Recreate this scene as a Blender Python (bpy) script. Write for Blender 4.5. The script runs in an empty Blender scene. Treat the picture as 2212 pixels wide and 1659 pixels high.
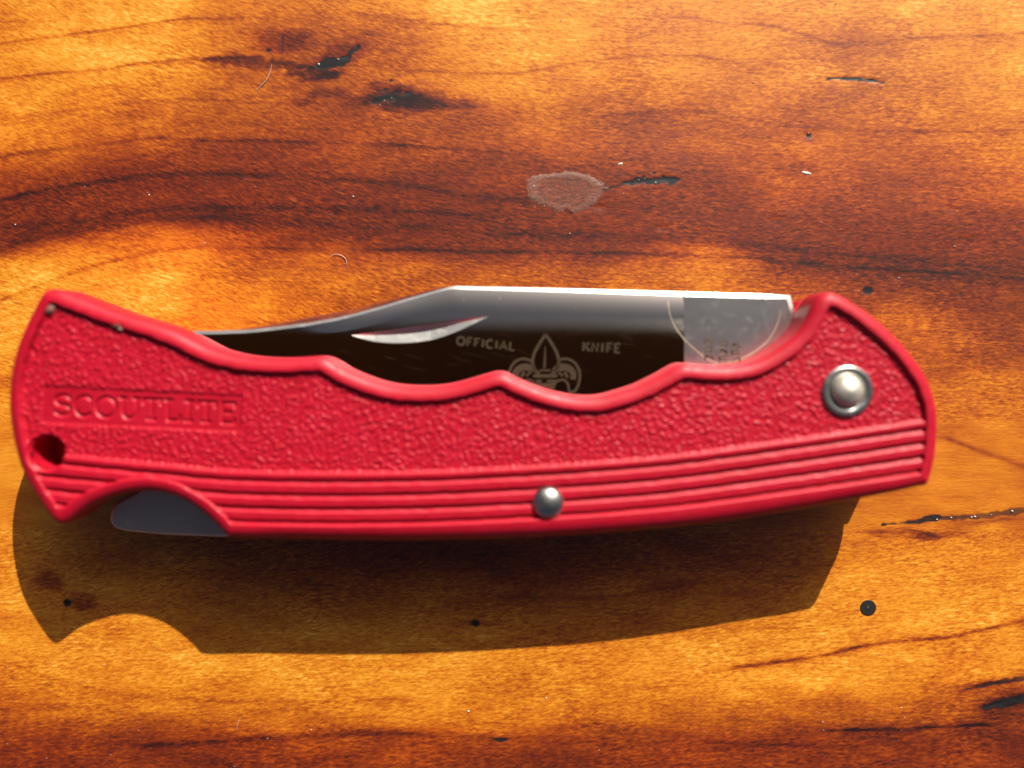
import bpy, bmesh, math
import numpy as np
from mathutils import Vector
from mathutils.geometry import tessellate_polygon

# ------------------------------------------------------------------ camera, world, sun
SC = bpy.context.scene
H = 104.0            # lens height over the table, mm
TH = math.radians(-3.0)
MM = 0.001
F = 1660.5           # focal length in pixels of a 2212 px wide frame

cam_d = bpy.data.cameras.new('camera')
cam_d.sensor_width = 8.0
cam_d.lens = 8.0 * F / 2212.0
cam_d.clip_start = 0.002
cam_d.clip_end = 50.0
cam_d.dof.use_dof = True
cam_d.dof.focus_distance = 0.1045
cam_d.dof.aperture_fstop = 1.35
cam = bpy.data.objects.new('camera', cam_d)
cam.location = (0, 0, H * MM)
cam.rotation_euler = (TH, 0, 0)
SC.collection.objects.link(cam)
SC.camera = cam

SUN_TO = Vector((8.3, 18.9, 12.2)).normalized()      # towards the sun
elev = math.asin(SUN_TO.z)
world = bpy.data.worlds.new('World')
SC.world = world
world.use_nodes = True
wn = world.node_tree
sky = wn.nodes.new('ShaderNodeTexSky')
sky.sky_type = 'NISHITA'
sky.sun_disc = False
sky.sun_elevation = elev
sky.sun_rotation = math.atan2(SUN_TO.x, SUN_TO.y)
sky.air_density = 0.30
sky.dust_density = 6.0
sky.ozone_density = 0.3
bg = wn.nodes['Background']
bg.inputs['Strength'].default_value = 0.05
wn.links.new(sky.outputs[0], bg.inputs['Color'])

sun_d = bpy.data.lights.new('sun', 'SUN')
sun_d.energy = 5.0
sun_d.angle = math.radians(0.5)
sun_d.color = (1.0, 0.93, 0.82)
sun = bpy.data.objects.new('sun', sun_d)
sun.rotation_euler = SUN_TO.to_track_quat('Z', 'Y').to_euler()
sun.location = (0, 0, 1)
SC.collection.objects.link(sun)

vs = SC.view_settings
vs.view_transform = 'Standard'
vs.look = 'None'
vs.exposure = 0.40
vs.gamma = 1.0
vs.use_curve_mapping = False

SC.cycles.max_bounces = 6
SC.cycles.diffuse_bounces = 3
SC.cycles.glossy_bounces = 4
SC.cycles.use_adaptive_sampling = True
SC.cycles.adaptive_threshold = 0.02

rng = np.random.default_rng(7)
COL = SC.collection

# ------------------------------------------------------------------ pixel rays -> planes (mm)
_c, _s = math.cos(TH), math.sin(TH)
def ray(px, py):
    px = np.asarray(px, float); py = np.asarray(py, float)
    dx = (px - 1106) / F; dy = -(py - 829.5) / F; dz = -np.ones_like(dx)
    return dx, _c * dy - _s * dz, _s * dy + _c * dz
def P(px, py, z=0.0, slope=0.0, y0=0.0):
    """point on plane Z = z + slope*(Y-y0)"""
    dx, dy, dz = ray(px, py)
    k = (z - slope * y0 - H) / (dz - slope * dy)
    return np.stack([dx * k, dy * k, H + dz * k], -1)
def PL(pts, z=0.0, slope=0.0, y0=0.0):
    a = np.array(pts, float)
    return P(a[:, 0], a[:, 1], z, slope, y0)

def catmull(pts, n=6, closed=True):
    p = np.array(pts, float); out = []
    N = len(p)
    rngi = range(N) if closed else range(N - 1)
    for i in rngi:
        if closed:
            a, b, c, d = p[i - 1], p[i], p[(i + 1) % N], p[(i + 2) % N]
        else:
            a, b, c, d = p[max(i - 1, 0)], p[i], p[i + 1], p[min(i + 2, N - 1)]
        for t in np.arange(n) / n:
            out.append(0.5 * ((2 * b) + (c - a) * t + (2 * a - 5 * b + 4 * c - d) * t * t + (3 * b - a - 3 * c + d) * t ** 3))
    if not closed: out.append(p[-1])
    return np.array(out)
def smooth(a, b, x):
    t = np.clip((x - a) / (b - a), 0, 1)
    return t * t * (3 - 2 * t)

# ------------------------------------------------------------------ object helpers
def mesh_obj(name, verts, faces, mat, parent=None, smooth_shade=True, normals=None):
    me = bpy.data.meshes.new(name)
    v = np.asarray(verts, float) * MM
    me.from_pydata(v.tolist(), [], [list(map(int, f)) for f in faces] if not isinstance(faces, np.ndarray) else faces.tolist())
    me.materials.append(mat)
    if smooth_shade:
        me.polygons.foreach_set('use_smooth', np.ones(len(me.polygons), bool))
    me.update()
    if normals is not None:
        me.normals_split_custom_set_from_vertices(np.asarray(normals).tolist())
    o = bpy.data.objects.new(name, me)
    COL.objects.link(o)
    if parent is not None: o.parent = parent
    return o
def tag(o, label=None, cat=None, group=None, kind=None):
    if label: o['label'] = label
    if cat: o['category'] = cat
    if group: o['group'] = group
    if kind: o['kind'] = kind
    return o
def empty(name):
    o = bpy.data.objects.new(name, None); COL.objects.link(o); o.empty_display_size = 0.01
    return o

def area2(p): return np.sum(p[:, 0] * np.roll(p[:, 1], -1) - np.roll(p[:, 0], -1) * p[:, 1])
def ccw(p): return p if area2(p) > 0 else p[::-1]
def inset(p, d):
    """move a CCW loop inwards by d"""
    e = np.roll(p, -1, 0) - p
    n = np.stack([-e[:, 1], e[:, 0]], -1)
    n /= np.linalg.norm(n, axis=1, keepdims=True) + 1e-12
    m = n + np.roll(n, 1, 0)
    m /= np.linalg.norm(m, axis=1, keepdims=True) + 1e-12
    k = 1 / np.clip(np.sum(m * n, 1), 0.5, 1)
    return p + m * (d * k)[:, None]
def fill(loops):
    """triangulate 2D loops (first is outer); returns verts2d, tris"""
    vv = np.concatenate(loops)
    tris = tessellate_polygon([[Vector((a, b, 0)) for a, b in l] for l in loops])
    out = []
    for a, b, c in tris:
        A, B, C = vv[a], vv[b], vv[c]
        cr = (B[0] - A[0]) * (C[1] - A[1]) - (B[1] - A[1]) * (C[0] - A[0])
        out.append((a, b, c) if cr > 0 else (a, c, b))
    return vv, out
def slab(name, poly, z0, z1, bev, mat, parent=None, hole=None, bot_bev=None):
    """extruded loop with bevelled top and bottom edges; hole = optional inner loop"""
    bb = bev if bot_bev is None else bot_bev
    poly = ccw(np.asarray(poly)[:, :2]); n = len(poly)
    V = []; Fc = []
    rings = []
    steps = 4
    prof = [(bb * (1 - math.sin(a)), z0 + bb * (1 - math.cos(a))) for a in np.linspace(0, math.pi / 2, steps)]
    prof += [(bev * (1 - math.cos(a)), z1 - bev * (1 - math.sin(a))) for a in np.linspace(0, math.pi / 2, steps)]
    for d, z in prof:
        q = inset(poly, d)
        rings.append(len(V)); V += [(x, y, z) for x, y in q]
    for r0, r1 in zip(rings, rings[1:]):
        for i in range(n):
            j = (i + 1) % n
            Fc.append((r0 + i, r0 + j, r1 + j, r1 + i))
    for ring, z, flip in ((rings[0], z0, True), (rings[-1], z1, False)):
        loop = np.array(V[ring:ring + n])[:, :2]
        loops = [loop]
        if hole is not None: loops.append(ccw(np.asarray(hole)[:, :2])[::-1])
        vv, tr = fill(loops)
        base = len(V)
        V += [(x, y, z) for x, y in vv]
        Fc += [tuple(base + k for k in (t[::-1] if flip else t)) for t in tr]
    if hole is not None:
        hl = ccw(np.asarray(hole)[:, :2]); m = len(hl); b = len(V)
        V += [(x, y, z0) for x, y in hl] + [(x, y, z1) for x, y in hl]
        for i in range(m):
            j = (i + 1) % m
            Fc.append((b + j, b + i, b + m + i, b + m + j))
    o = mesh_obj(name, V, Fc, mat, parent)
    try: o.data.set_sharp_from_angle(angle=math.radians(35))
    except Exception: pass
    return o
def lathe(name, cx, cy, prof, mat, parent, seg=64, axis=(0, 0)):
    V = []; Fc = []
    for r, z in prof:
        for k in range(seg):
            a = 2 * math.pi * k / seg
            V.append((cx + r * math.cos(a), cy + r * math.sin(a), z))
    for i in range(len(prof) - 1):
        for k in range(seg):
            j = (k + 1) % seg
            Fc.append((i * seg + k, i * seg + j, (i + 1) * seg + j, (i + 1) * seg + k))
    V.append((cx, cy, prof[-1][1] ))
    t = len(V) - 1; i = (len(prof) - 1) * seg
    for k in range(seg): Fc.append((i + k, i + (k + 1) % seg, t))
    return mesh_obj(name, V, Fc, mat, parent)
def ribbons(name, strokes, width, surf, mat, parent, th=0.012):
    """flat strokes (pixel polylines) laid on surf(px,py)->xyz mm"""
    V = []; Fc = []
    for st in strokes:
        w = width
        if isinstance(st, tuple): st, w = st
        st = np.array(st, float)
        if len(st) < 2: continue
        ws = np.broadcast_to(np.asarray(w, float), (len(st),)) / 2
        d = np.gradient(st, axis=0); d /= np.linalg.norm(d, axis=1, keepdims=True) + 1e-9
        nrm = np.stack([-d[:, 1], d[:, 0]], -1)
        L = st + nrm * ws[:, None]; R = st - nrm * ws[:, None]
        b = len(V)
        for q in (L, R):
            p = surf(q[:, 0], q[:, 1]); p[:, 2] += th
            V += p.tolist()
        m = len(st)
        for i in range(m - 1): Fc.append((b + i, b + i + 1, b + m + i + 1, b + m + i))
    return mesh_obj(name, V, Fc, mat, parent, smooth_shade=False)

# ------------------------------------------------------------------ material helpers
class NT:
    def __init__(self, name):
        self.m = bpy.data.materials.new(name); self.m.use_nodes = True
        self.t = self.m.node_tree
        self.b = self.t.nodes['Principled BSDF']
    def n(self, typ, **kw):
        nd = self.t.nodes.new(typ)
        for k, v in kw.items(): setattr(nd, k, v)
        return nd
    def l(self, a, b): self.t.links.new(a, b)
    def put(self, sock, v):
        if hasattr(v, 'is_output') or isinstance(v, bpy.types.NodeSocket): self.l(v, sock)
        else: sock.default_value = v
    def math(self, op, a, b=0.0, c=0.0, clamp=False):
        nd = self.n('ShaderNodeMath', operation=op); nd.use_clamp = clamp
        for i, v in enumerate((a, b, c)):
            self.put(nd.inputs[i], v)
        return nd.outputs[0]
    def attr(self, name):
        nd = self.n('ShaderNodeAttribute'); nd.attribute_name = name
        return nd
    def comb(self, x, y, z=0.0):
        nd = self.n('ShaderNodeCombineXYZ')
        for i, v in enumerate((x, y, z)): self.put(nd.inputs[i], v)
        return nd.outputs[0]
    def noise(self, vec, scale, detail=2.0, rough=0.5, dist=0.0):
        nd = self.n('ShaderNodeTexNoise')
        if vec is not None: self.l(vec, nd.inputs['Vector'])
        nd.inputs['Scale'].default_value = scale; nd.inputs['Detail'].default_value = detail
        nd.inputs['Roughness'].default_value = rough; nd.inputs['Distortion'].default_value = dist
        return nd.outputs[0]
    def ramp(self, fac, stops, interp='LINEAR'):
        nd = self.n('ShaderNodeValToRGB'); nd.color_ramp.interpolation = interp
        el = nd.color_ramp.elements
        while len(el) < len(stops): el.new(0.5)
        for e, (p, c) in zip(el, stops):
            e.position = p; e.color = (*c, 1) if len(c) == 3 else c
        self.put(nd.inputs[0], fac)
        return nd.outputs[0]
    def map(self, v, a, b, c, d):
        nd = self.n('ShaderNodeMapRange'); nd.clamp = True
        self.put(nd.inputs[0], v)
        for i, x in enumerate((a, b, c, d)): nd.inputs[i + 1].default_value = x
        return nd.outputs[0]
    def mix(self, f, a, b, mode='MIX'):
        nd = self.n('ShaderNodeMix', data_type='RGBA', blend_type=mode)
        self.put(nd.inputs[0], f)
        for k, v in ((6, a), (7, b)):
            if isinstance(v, tuple): nd.inputs[k].default_value = (*v, 1)
            else: self.put(nd.inputs[k], v)
        return nd.outputs[2]
    def pos(self):
        nd = self.n('ShaderNodeNewGeometry')
        sc = self.n('ShaderNodeVectorMath', operation='SCALE'); sc.inputs['Scale'].default_value = 1000.0
        self.l(nd.outputs['Position'], sc.inputs[0])
        return sc.outputs[0]        # mm
    def bump(self, h, strength, dist_mm, normal=None):
        nd = self.n('ShaderNodeBump'); nd.inputs['Strength'].default_value = strength
        nd.inputs['Distance'].default_value = dist_mm * MM
        self.put(nd.inputs['Height'], h)
        if normal is not None: self.l(normal, nd.inputs['Normal'])
        return nd.outputs[0]
    def set(self, **kw):
        for k, v in kw.items():
            s = self.b.inputs[k.replace('_', ' ')]
            if isinstance(v, tuple) and len(v) == 3 and s.type == 'RGBA': v = (*v, 1)
            self.put(s, v)
        return self

def mat_red():
    m = NT('red_nylon'); p = m.pos()
    n1 = m.noise(p, 0.35, 4, 0.6)
    c = m.mix(m.map(n1, 0.3, 0.7, 0, 1), (0.43, 0.002, 0.016), (0.50, 0.004, 0.025))
    wear = m.map(m.noise(p, 2.2, 5, 0.7), 0.60, 0.75, 0, 0.30)
    c = m.mix(wear, c, (0.50, 0.07, 0.085))
    m.set(Base_Color=c, Roughness=m.map(m.noise(p, 1.5, 4), 0.3, 0.7, 0.40, 0.58), Specular_IOR_Level=0.45,
          )
    return m.m
def mat_steel(name, base, rough, vert=True, rv=0.06, bump=0.05, metal=1.0):
    m = NT(name); p = m.pos()
    sx = m.n('ShaderNodeSeparateXYZ'); m.l(p, sx.inputs[0])
    v = m.comb(m.math('MULTIPLY', sx.outputs[0], 14.0 if vert else 0.6), m.math('MULTIPLY', sx.outputs[1], 0.6 if vert else 14.0), sx.outputs[2])
    br = m.noise(v, 1.0, 3, 0.6)
    big = m.noise(p, 0.25, 4, 0.6)
    sm = m.map(m.noise(p, 0.9, 5, 0.7), 0.52, 0.72, 0.0, 1.0)
    m.set(Base_Color=base, Metallic=metal,
          Roughness=m.math('ADD', m.math('ADD', rough - rv, m.math('MULTIPLY', sm, rv * 1.5)), m.math('MULTIPLY', m.math('ADD', br, big), rv)),
          Normal=m.bump(br, bump, 0.02))
    return m.m
RED = mat_red()
BLADE = mat_steel('polished_blade_steel', (0.92, 0.87, 0.78), 0.05, True, 0.02, 0.01)
RICASSO = mat_steel('brushed_blade_steel', (0.60, 0.61, 0.60), 0.34, True, 0.05, 0.12)
EDGE = mat_steel('ground_edge_steel', (0.62, 0.62, 0.60), 0.34, True, 0.08, 0.15)
PIN2 = mat_steel('dark_pin_steel', (0.50, 0.50, 0.48), 0.34, True, 0.10, 0.12)
DULL = mat_steel('lock_steel', (0.82, 0.71, 0.62), 0.42, False, 0.12, 0.12)
PIN = mat_steel('pin_steel', (0.66, 0.63, 0.54), 0.46, True, 0.12, 0.10, 0.65)
def mat_plain(name, col, rough=0.6, metal=0.0, spec=0.4):
    m = NT(name); p = m.pos()
    c = m.mix(m.noise(p, 1.7, 4, 0.6), tuple(x * 0.75 for x in col), tuple(min(x * 1.2, 1) for x in col))
    m.set(Base_Color=c, Roughness=rough, Metallic=metal, Specular_IOR_Level=spec)
    return m.m
ETCH = mat_plain('etched_mark', (0.046, 0.034, 0.019), 0.75, 0.0, 0.2)
WEAR = mat_plain('wear_ring', (0.62, 0.55, 0.42), 0.45, 0.8)
STAMP = mat_plain('stamped_mark', (0.13, 0.105, 0.08), 0.5, 0.3)

# ------------------------------------------------------------------ tabletop
GUIDES = [   # dark grain lines and painted shadow lines in pixels: points, width px, strength, (optional) softness below
 ([(0,95),(87,82),(212,69),(325,52),(412,42),(520,40)], 4, .16),
 ([(0,170),(87,160),(225,149),(325,135),(462,125),(550,123)], 4.5, .2),
 ([(0,257),(112,244),(225,230),(325,217),(425,215),(550,220),(700,226)], 5, .13),
 ([(0,342),(125,322),(225,310),(350,299),(475,304),(800,312),(1100,330)], 6, .12),
 ([(0,434),(100,411),(250,389),(375,376),(550,379),(800,392),(1000,420),(1150,436)], 8, .13),
 ([(0,494),(175,474),(350,451),(550,451),(850,455),(1100,474)], 9, .10),
 ([(0,540),(87,512),(225,489),(450,470),(750,486),(1100,505),(1500,520),(1800,548),(2212,585)], 16, .08),
 ([(0,651),(100,609),(225,569),(325,546),(425,534),(550,536),(800,540),(1000,543),(1500,552),(1800,575),(2212,600)], 6, .15),
 ([(1106,160),(1306,127),(1456,120),(1606,135),(1700,140)], 4, .13),
 ([(1456,35),(1681,60),(1771,85),(1806,95),(1956,85),(2212,72)], 5, .14),
 ([(1306,250),(1506,240),(1706,270),(1956,285),(2212,280)], 6, .11),
 ([(750,25),(900,45),(1050,62),(1200,66)], 4, .14),
 ([(850,150),(1000,158),(1106,160)], 4, .15),
 ([(1581,1444),(1756,1421),(1906,1389),(2056,1374),(2212,1339)], 6, .3),
 ([(1796,1579),(2056,1569),(2140,1566)], 5, .25),
 ([(2081,1489),(2150,1476),(2212,1464)], 9, .3),
 ([(2131,1526),(2212,1508)], 15, .5),
 ([(1531,1604),(1706,1609),(1800,1612)], 8, .14),
 ([(1196,1574),(1276,1566)], 8, .15),
 ([(25,1434),(125,1469),(275,1501),(450,1514),(700,1514),(900,1510)], 7, .11),
 ([(0,1534),(150,1529),(175,1526)], 10, .14),
 ([(300,1612),(450,1604),(575,1594),(850,1584),(1106,1594)], 9, .16),
 ([(1869,1150),(1969,1146),(2029,1158),(2065,1152)], 9, .24),  # shadow line beside the crack, painted into the tone
 ([(2089,1132),(2150,1124),(2212,1116)], 8, .22),  # second painted shadow line along the crack
 ([(2040,946),(2129,978),(2212,1006)], 8, .2),
 ([(1056,870+420),(1300,1290),(1500,1260)], 8, .1),
]
TX = [0,170,340,510,680,850,1020,1190,1360,1530,1700,1870,2040,2212]
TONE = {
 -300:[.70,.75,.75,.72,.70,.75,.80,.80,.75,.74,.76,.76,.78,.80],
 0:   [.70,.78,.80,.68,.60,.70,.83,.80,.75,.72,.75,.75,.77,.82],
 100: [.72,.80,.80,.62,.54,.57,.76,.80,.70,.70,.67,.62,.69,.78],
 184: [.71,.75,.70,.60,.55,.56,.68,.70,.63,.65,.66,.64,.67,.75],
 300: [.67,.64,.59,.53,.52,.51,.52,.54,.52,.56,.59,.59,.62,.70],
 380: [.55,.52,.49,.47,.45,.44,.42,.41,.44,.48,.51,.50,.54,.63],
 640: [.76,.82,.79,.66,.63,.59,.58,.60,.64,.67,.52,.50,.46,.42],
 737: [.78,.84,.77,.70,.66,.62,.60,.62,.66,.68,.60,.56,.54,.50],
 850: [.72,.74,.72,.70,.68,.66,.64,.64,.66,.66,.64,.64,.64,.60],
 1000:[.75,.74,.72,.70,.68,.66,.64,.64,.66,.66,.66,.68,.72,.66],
 1110:[.74,.73,.68,.62,.58,.54,.52,.52,.54,.58,.62,.66,.66,.64],  # middle values lowered to paint the shade under the handle
 1200:[.73,.70,.66,.60,.54,.50,.48,.50,.54,.58,.62,.70,.72,.72],  # handle's shade painted in: wood darkened across the middle
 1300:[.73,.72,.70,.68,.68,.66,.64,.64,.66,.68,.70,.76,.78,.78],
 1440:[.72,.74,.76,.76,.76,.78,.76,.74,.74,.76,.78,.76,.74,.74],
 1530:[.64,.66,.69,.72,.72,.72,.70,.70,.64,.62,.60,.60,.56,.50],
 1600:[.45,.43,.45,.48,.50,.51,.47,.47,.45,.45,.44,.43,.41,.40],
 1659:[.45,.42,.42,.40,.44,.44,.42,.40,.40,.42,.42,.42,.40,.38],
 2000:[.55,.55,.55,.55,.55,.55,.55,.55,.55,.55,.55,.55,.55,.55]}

def gauss_noise(ny, nx, wl_y, wl_x, seed):
    """smooth random field, wavelength in samples"""
    r = np.random.default_rng(seed)
    f = np.fft.rfft2(r.normal(size=(ny, nx)))
    ky = np.fft.fftfreq(ny)[:, None] * wl_y; kx = np.fft.rfftfreq(nx)[None] * wl_x
    q = np.sqrt(ky ** 2 + kx ** 2)
    f *= np.exp(-(q ** 2) * 1.6)
    a = np.fft.irfft2(f, (ny, nx)); return a / a.std()

def build_table():
    st = 0.2
    xs = np.arange(-80, 80.001, st); ys = np.arange(-64, 60.001, st)
    ext = np.array([4, 10, 22, 45, 90, 170, 260.])
    xs = np.concatenate([-80 - ext[::-1], xs, 80 + ext]); ys = np.concatenate([-64 - ext[::-1], ys, 60 + ext])
    X, Y = np.meshgrid(xs, ys); ny, nx = X.shape
    # world -> pixel
    dx, dy, dz = X, Y, -H * np.ones_like(X)
    cy = _c * dy + _s * dz; cz = -_s * dy + _c * dz
    px = 1106 + F * dx / -cz; py = 829.5 - F * cy / -cz
    # far away wrap the pixel coordinates so the grain goes on
    pxc = np.clip(px, 0, 2212); 
    # base tone by interpolation on the control grid
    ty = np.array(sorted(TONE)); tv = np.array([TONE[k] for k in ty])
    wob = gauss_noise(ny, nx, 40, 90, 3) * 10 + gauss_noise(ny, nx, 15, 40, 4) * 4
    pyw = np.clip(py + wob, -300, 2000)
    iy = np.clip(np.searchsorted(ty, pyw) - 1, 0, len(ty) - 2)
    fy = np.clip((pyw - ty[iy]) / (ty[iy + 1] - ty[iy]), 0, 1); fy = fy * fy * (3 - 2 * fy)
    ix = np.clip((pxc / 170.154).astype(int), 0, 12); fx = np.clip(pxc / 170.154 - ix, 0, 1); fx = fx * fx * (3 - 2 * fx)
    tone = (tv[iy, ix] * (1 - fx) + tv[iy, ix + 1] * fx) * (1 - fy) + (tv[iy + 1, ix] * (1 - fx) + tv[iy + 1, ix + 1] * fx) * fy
    tone += gauss_noise(ny, nx, 22, 45, 5) * 0.022 + gauss_noise(ny, nx, 8, 26, 6) * 0.018
    tone = 0.5 + (tone - 0.5) * 1.28 - 0.045
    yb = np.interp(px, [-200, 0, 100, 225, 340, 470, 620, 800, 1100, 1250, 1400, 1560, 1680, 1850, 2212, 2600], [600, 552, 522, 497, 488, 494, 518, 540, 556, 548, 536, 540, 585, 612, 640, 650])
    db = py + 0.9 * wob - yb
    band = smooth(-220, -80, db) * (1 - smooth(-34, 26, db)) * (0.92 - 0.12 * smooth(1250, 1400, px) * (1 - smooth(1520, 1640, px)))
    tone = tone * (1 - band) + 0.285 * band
    lw3 = gauss_noise(ny, nx, 3, 4, 10)
    lw = gauss_noise(ny, nx, 12, 30, 8); lw2 = gauss_noise(ny, nx, 5, 14, 9)
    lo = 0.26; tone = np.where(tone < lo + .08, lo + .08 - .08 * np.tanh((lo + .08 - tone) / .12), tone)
    for pts, w, s in GUIDES:
        c = catmull(pts, 8, False)
        ly = np.interp(px, c[:, 0], c[:, 1])
        d = py - ly + lw * 1.0 + lw2 * 0.5
        x0, x1 = c[0, 0], c[-1, 0]
        ends = (smooth(x0 - 40, x0 + 40, px) if x0 > 5 else 1) * (1 - smooth(x1 - 60, x1 + 60, px) if x1 < 2205 else 1)
        wd = w * (1 + 0.25 * lw)
        prof = np.exp(-(d / (0.62 * w)) ** 2) + 0.42 * np.exp(-np.abs(d) / (3.5 * w)) * (d >= 0) + 0.42 * np.exp(-(d / (1.2 * w)) ** 2) * (d < 0)
        tone -= s * prof * ends * np.clip(0.9 + 0.12 * lw2 + 0.18 * lw, 0.35, 1.3)
    # flow coordinate: y measured from the big arching band
    arch = np.interp(px, [-4000, 0, 100, 225, 425, 700, 1000, 1500, 2212, 6000], [60, 60, 30, 5, -25, -22, -10, 5, 40, 60])
    arch *= np.exp(-((py - 560) / 330) ** 2) + 0.25
    gv = (py - arch) * 0.0627
    # knots, pits, red heart, and red painted into the handle's shade
    pit = np.zeros_like(px); red = np.zeros_like(px)
    def ell(cx, cy, rx, ry, ang=0, soft=1.0, jag=0.25):
        a = math.radians(ang); u = (px - cx) * math.cos(a) + (py - cy) * math.sin(a); v = -(px - cx) * math.sin(a) + (py - cy) * math.cos(a)
        r = np.sqrt((u / rx) ** 2 + (v / ry) ** 2) + jag * (0.5 * lw2 + 0.4 * lw)
        return 1 - smooth(1 - 0.5 * soft, 1 + 0.5 * soft, r)
    def seg(pts, ws, soft=0.9, jag=0.5):
        c = catmull(pts, 6, False); wv = np.interp(np.linspace(0, 1, len(c)), np.linspace(0, 1, len(ws)), ws)
        m = np.zeros_like(px)
        sel = (px > c[:, 0].min() - 60) & (px < c[:, 0].max() + 60) & (py > c[:, 1].min() - 60) & (py < c[:, 1].max() + 60)
        q = np.stack([px[sel], py[sel]], -1); best = np.full(len(q), 9.0)
        for i in range(len(c) - 1):
            ab = c[i + 1] - c[i]; t = np.clip(((q - c[i]) @ ab) / (ab @ ab), 0, 1)
            dd = np.linalg.norm(q - c[i] - t[:, None] * ab, axis=1) / (wv[i] + (wv[i + 1] - wv[i]) * t)
            best = np.minimum(best, dd)
        m[sel] = 1 - smooth(1 - soft / 2, 1 + soft / 2, best + jag * (0.5 * lw2[sel] + 0.45 * lw3[sel]))
        return m
    e = ell(612, 95, 72, 30, -4, 1.0); tone -= .2 * e; red += .8 * e
    e = ell(737, 117, 62, 28, -28, 1.0); tone -= .2 * e; red += .8 * e
    e = ell(832, 210, 60, 24, 0, 1.0); tone -= .16 * e; red += .5 * e
    e = ell(828, 217, 125, 17, 1, 1.4, .8); tone -= .20 * e
    e = seg([(440,128),(500,128),(560,134),(617,139),(680,146)], [4, 12, 11, 8, 4], 1.4); tone -= .3 * e
    e = seg([(620,160),(660,158),(700,160),(735,157)], [5, 10, 10, 5], 1.4); tone -= .28 * e
    e = ell(905, 222, 48, 9, 3, 1.2, .5); tone -= .2 * e
    e = ell(804, 72, 28, 5, 5, 1.4); tone -= .18 * e
    pit = np.maximum(pit, seg([(686,140),(706,143),(725,137),(742,129),(752,118),(766,106),(778,98)], [5, 7, 9.5, 8, 3.5, 5.5, 2], .9, .8))
    pit = np.maximum(pit, seg([(803,221),(822,217),(845,212),(864,209)], [4, 7, 7, 2], .9, .9) * .85)
    for q in ((845,174,5,3),(832,194,8,3),(880,202,8,4),(858,200,9,4),(580,109,9,6)):
        pit = np.maximum(pit, ell(q[0], q[1], q[2], q[3], -15, .8) * .75)
    pit = np.maximum(pit, seg([(611,74),(611,92),(610,113)], [1.6, 2.2, 1.8], .8, .2) * .6)
    pit = np.maximum(pit, seg([(1349,396),(1381,391),(1400,393),(1419,389),(1444,389),(1468,387)], [4, 9, 7, 9, 8, 2], .8, .8))
    pit = np.maximum(pit, seg([(1300,410),(1325,404),(1349,397)], [1.5, 3, 3]) * .5)
    pit = np.maximum(pit, seg([(1786,171),(1815,169),(1846,170),(1880,173),(1911,180)], [1.2, 2.4, 3.6, 3.4, 1.5], .8, .5))
    pit = np.maximum(pit, seg([(1905,1133),(1969,1128),(2009,1120),(2030,1119)], [2, 3.5, 7, 3], 1.0, .6) * .7)
    pit = np.maximum(pit, seg([(2030,1119),(2069,1118),(2139,1112),(2212,1102),(2260,1096)], [4, 5, 6, 7, 6], .8, .4) * .55)
    pit = np.maximum(pit, ell(145, 1303, 9, 7) * .9); tone -= .3 * ell(178, 1303, 26, 15, 0, 1.4) + .3 * ell(112, 1251, 30, 17, 10, 1.4)
    pit = np.maximum(pit, ell(1027, 1346, 9, 7, 0, 1.2) * .9); tone -= .15 * ell(1027, 1346, 45, 6, 0, 1.5)
    pit = np.maximum(pit, seg([(1062,1594),(1080,1599),(1098,1596)], [1.5, 4, 1.5]) * .9)
    pit = np.maximum(pit, ell(1747, 293, 6, 6, 0, .8, .1)); tone -= .12 * ell(1747, 304, 14, 8, 0, 1.2)
    pit = np.maximum(pit, ell(1874, 627, 11, 9, 0, 1.0, .1) * .9)
    tone -= .3 * ell(2000, 1160, 30, 9, 8, 1.3)
    pit = np.maximum(pit, seg([(2126,1528),(2170,1518),(2230,1505)], [3, 8, 10], 1.2, .8) * .8)
    pit = np.maximum(pit, seg([(2085,1489),(2150,1477),(2230,1460)], [2, 4, 6], 1.2, .8) * .55)
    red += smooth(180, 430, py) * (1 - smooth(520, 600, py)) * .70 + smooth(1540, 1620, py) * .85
    red += smooth(1130, 1190, py) * (1 - smooth(1250, 1330, py)) * .4 * smooth(400, 700, px) * (1 - smooth(1500, 1900, px))  # shade below the handle painted redder in the wood colour
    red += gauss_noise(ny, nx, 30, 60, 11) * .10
    # figure: fleck coordinate (slanted left, level right)
    sl = np.interp(px, [-500, 0, 700, 1200, 1700, 3000], [.45, .42, .36, .12, -.03, -.05])
    xs_l = np.linspace(-6000, 8000, 1401); sl_l = np.interp(xs_l, [-500, 0, 700, 1200, 1700, 3000], [.45, .42, .36, .12, -.03, -.05])
    A = np.interp(px, xs_l, np.concatenate([[0], np.cumsum(sl_l)[:-1]]) * 10)
    low = smooth(900, 1150, py)
    fv = (py - A * (1 - low) - arch * .3 + low * 0.10 * px) * 0.0627
    # varnish relief: long undulation, dips over pits, small craters
    z = gauss_noise(ny, nx, 50, 90, 12) * 0.018 + gauss_noise(ny, nx, 18, 24, 13) * 0.0030
    z -= pit * 0.05 * np.clip(1 + .5 * lw2, .3, 2)
    
    craters = [(537,381,9),(760,432,13),(1676,476,13),(1821,503,8),(1944,491,9),(2089,523,12),(1429,490,9),(1295,445,14),(720,462,10),(1940,598,10),(1747,296,12),(640,425,7),(2055,448,9)]
    for cx, cyy, r in craters:
        z -= 0.05 * np.exp(-(((px - cx) / (1.3 * r)) ** 2 + ((py - cyy) / r) ** 2)) * np.clip(1 + .4 * lw2, .4, 1.6)
    for k in range(70):
        cx, cyy, r = rng.uniform(0, 2212), rng.uniform(380, 660), rng.uniform(3, 9)
        z += rng.choice([-1, 1]) * 0.012 * np.exp(-(((px - cx) / (1.6 * r)) ** 2 + ((py - cyy) / r) ** 2))
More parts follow.
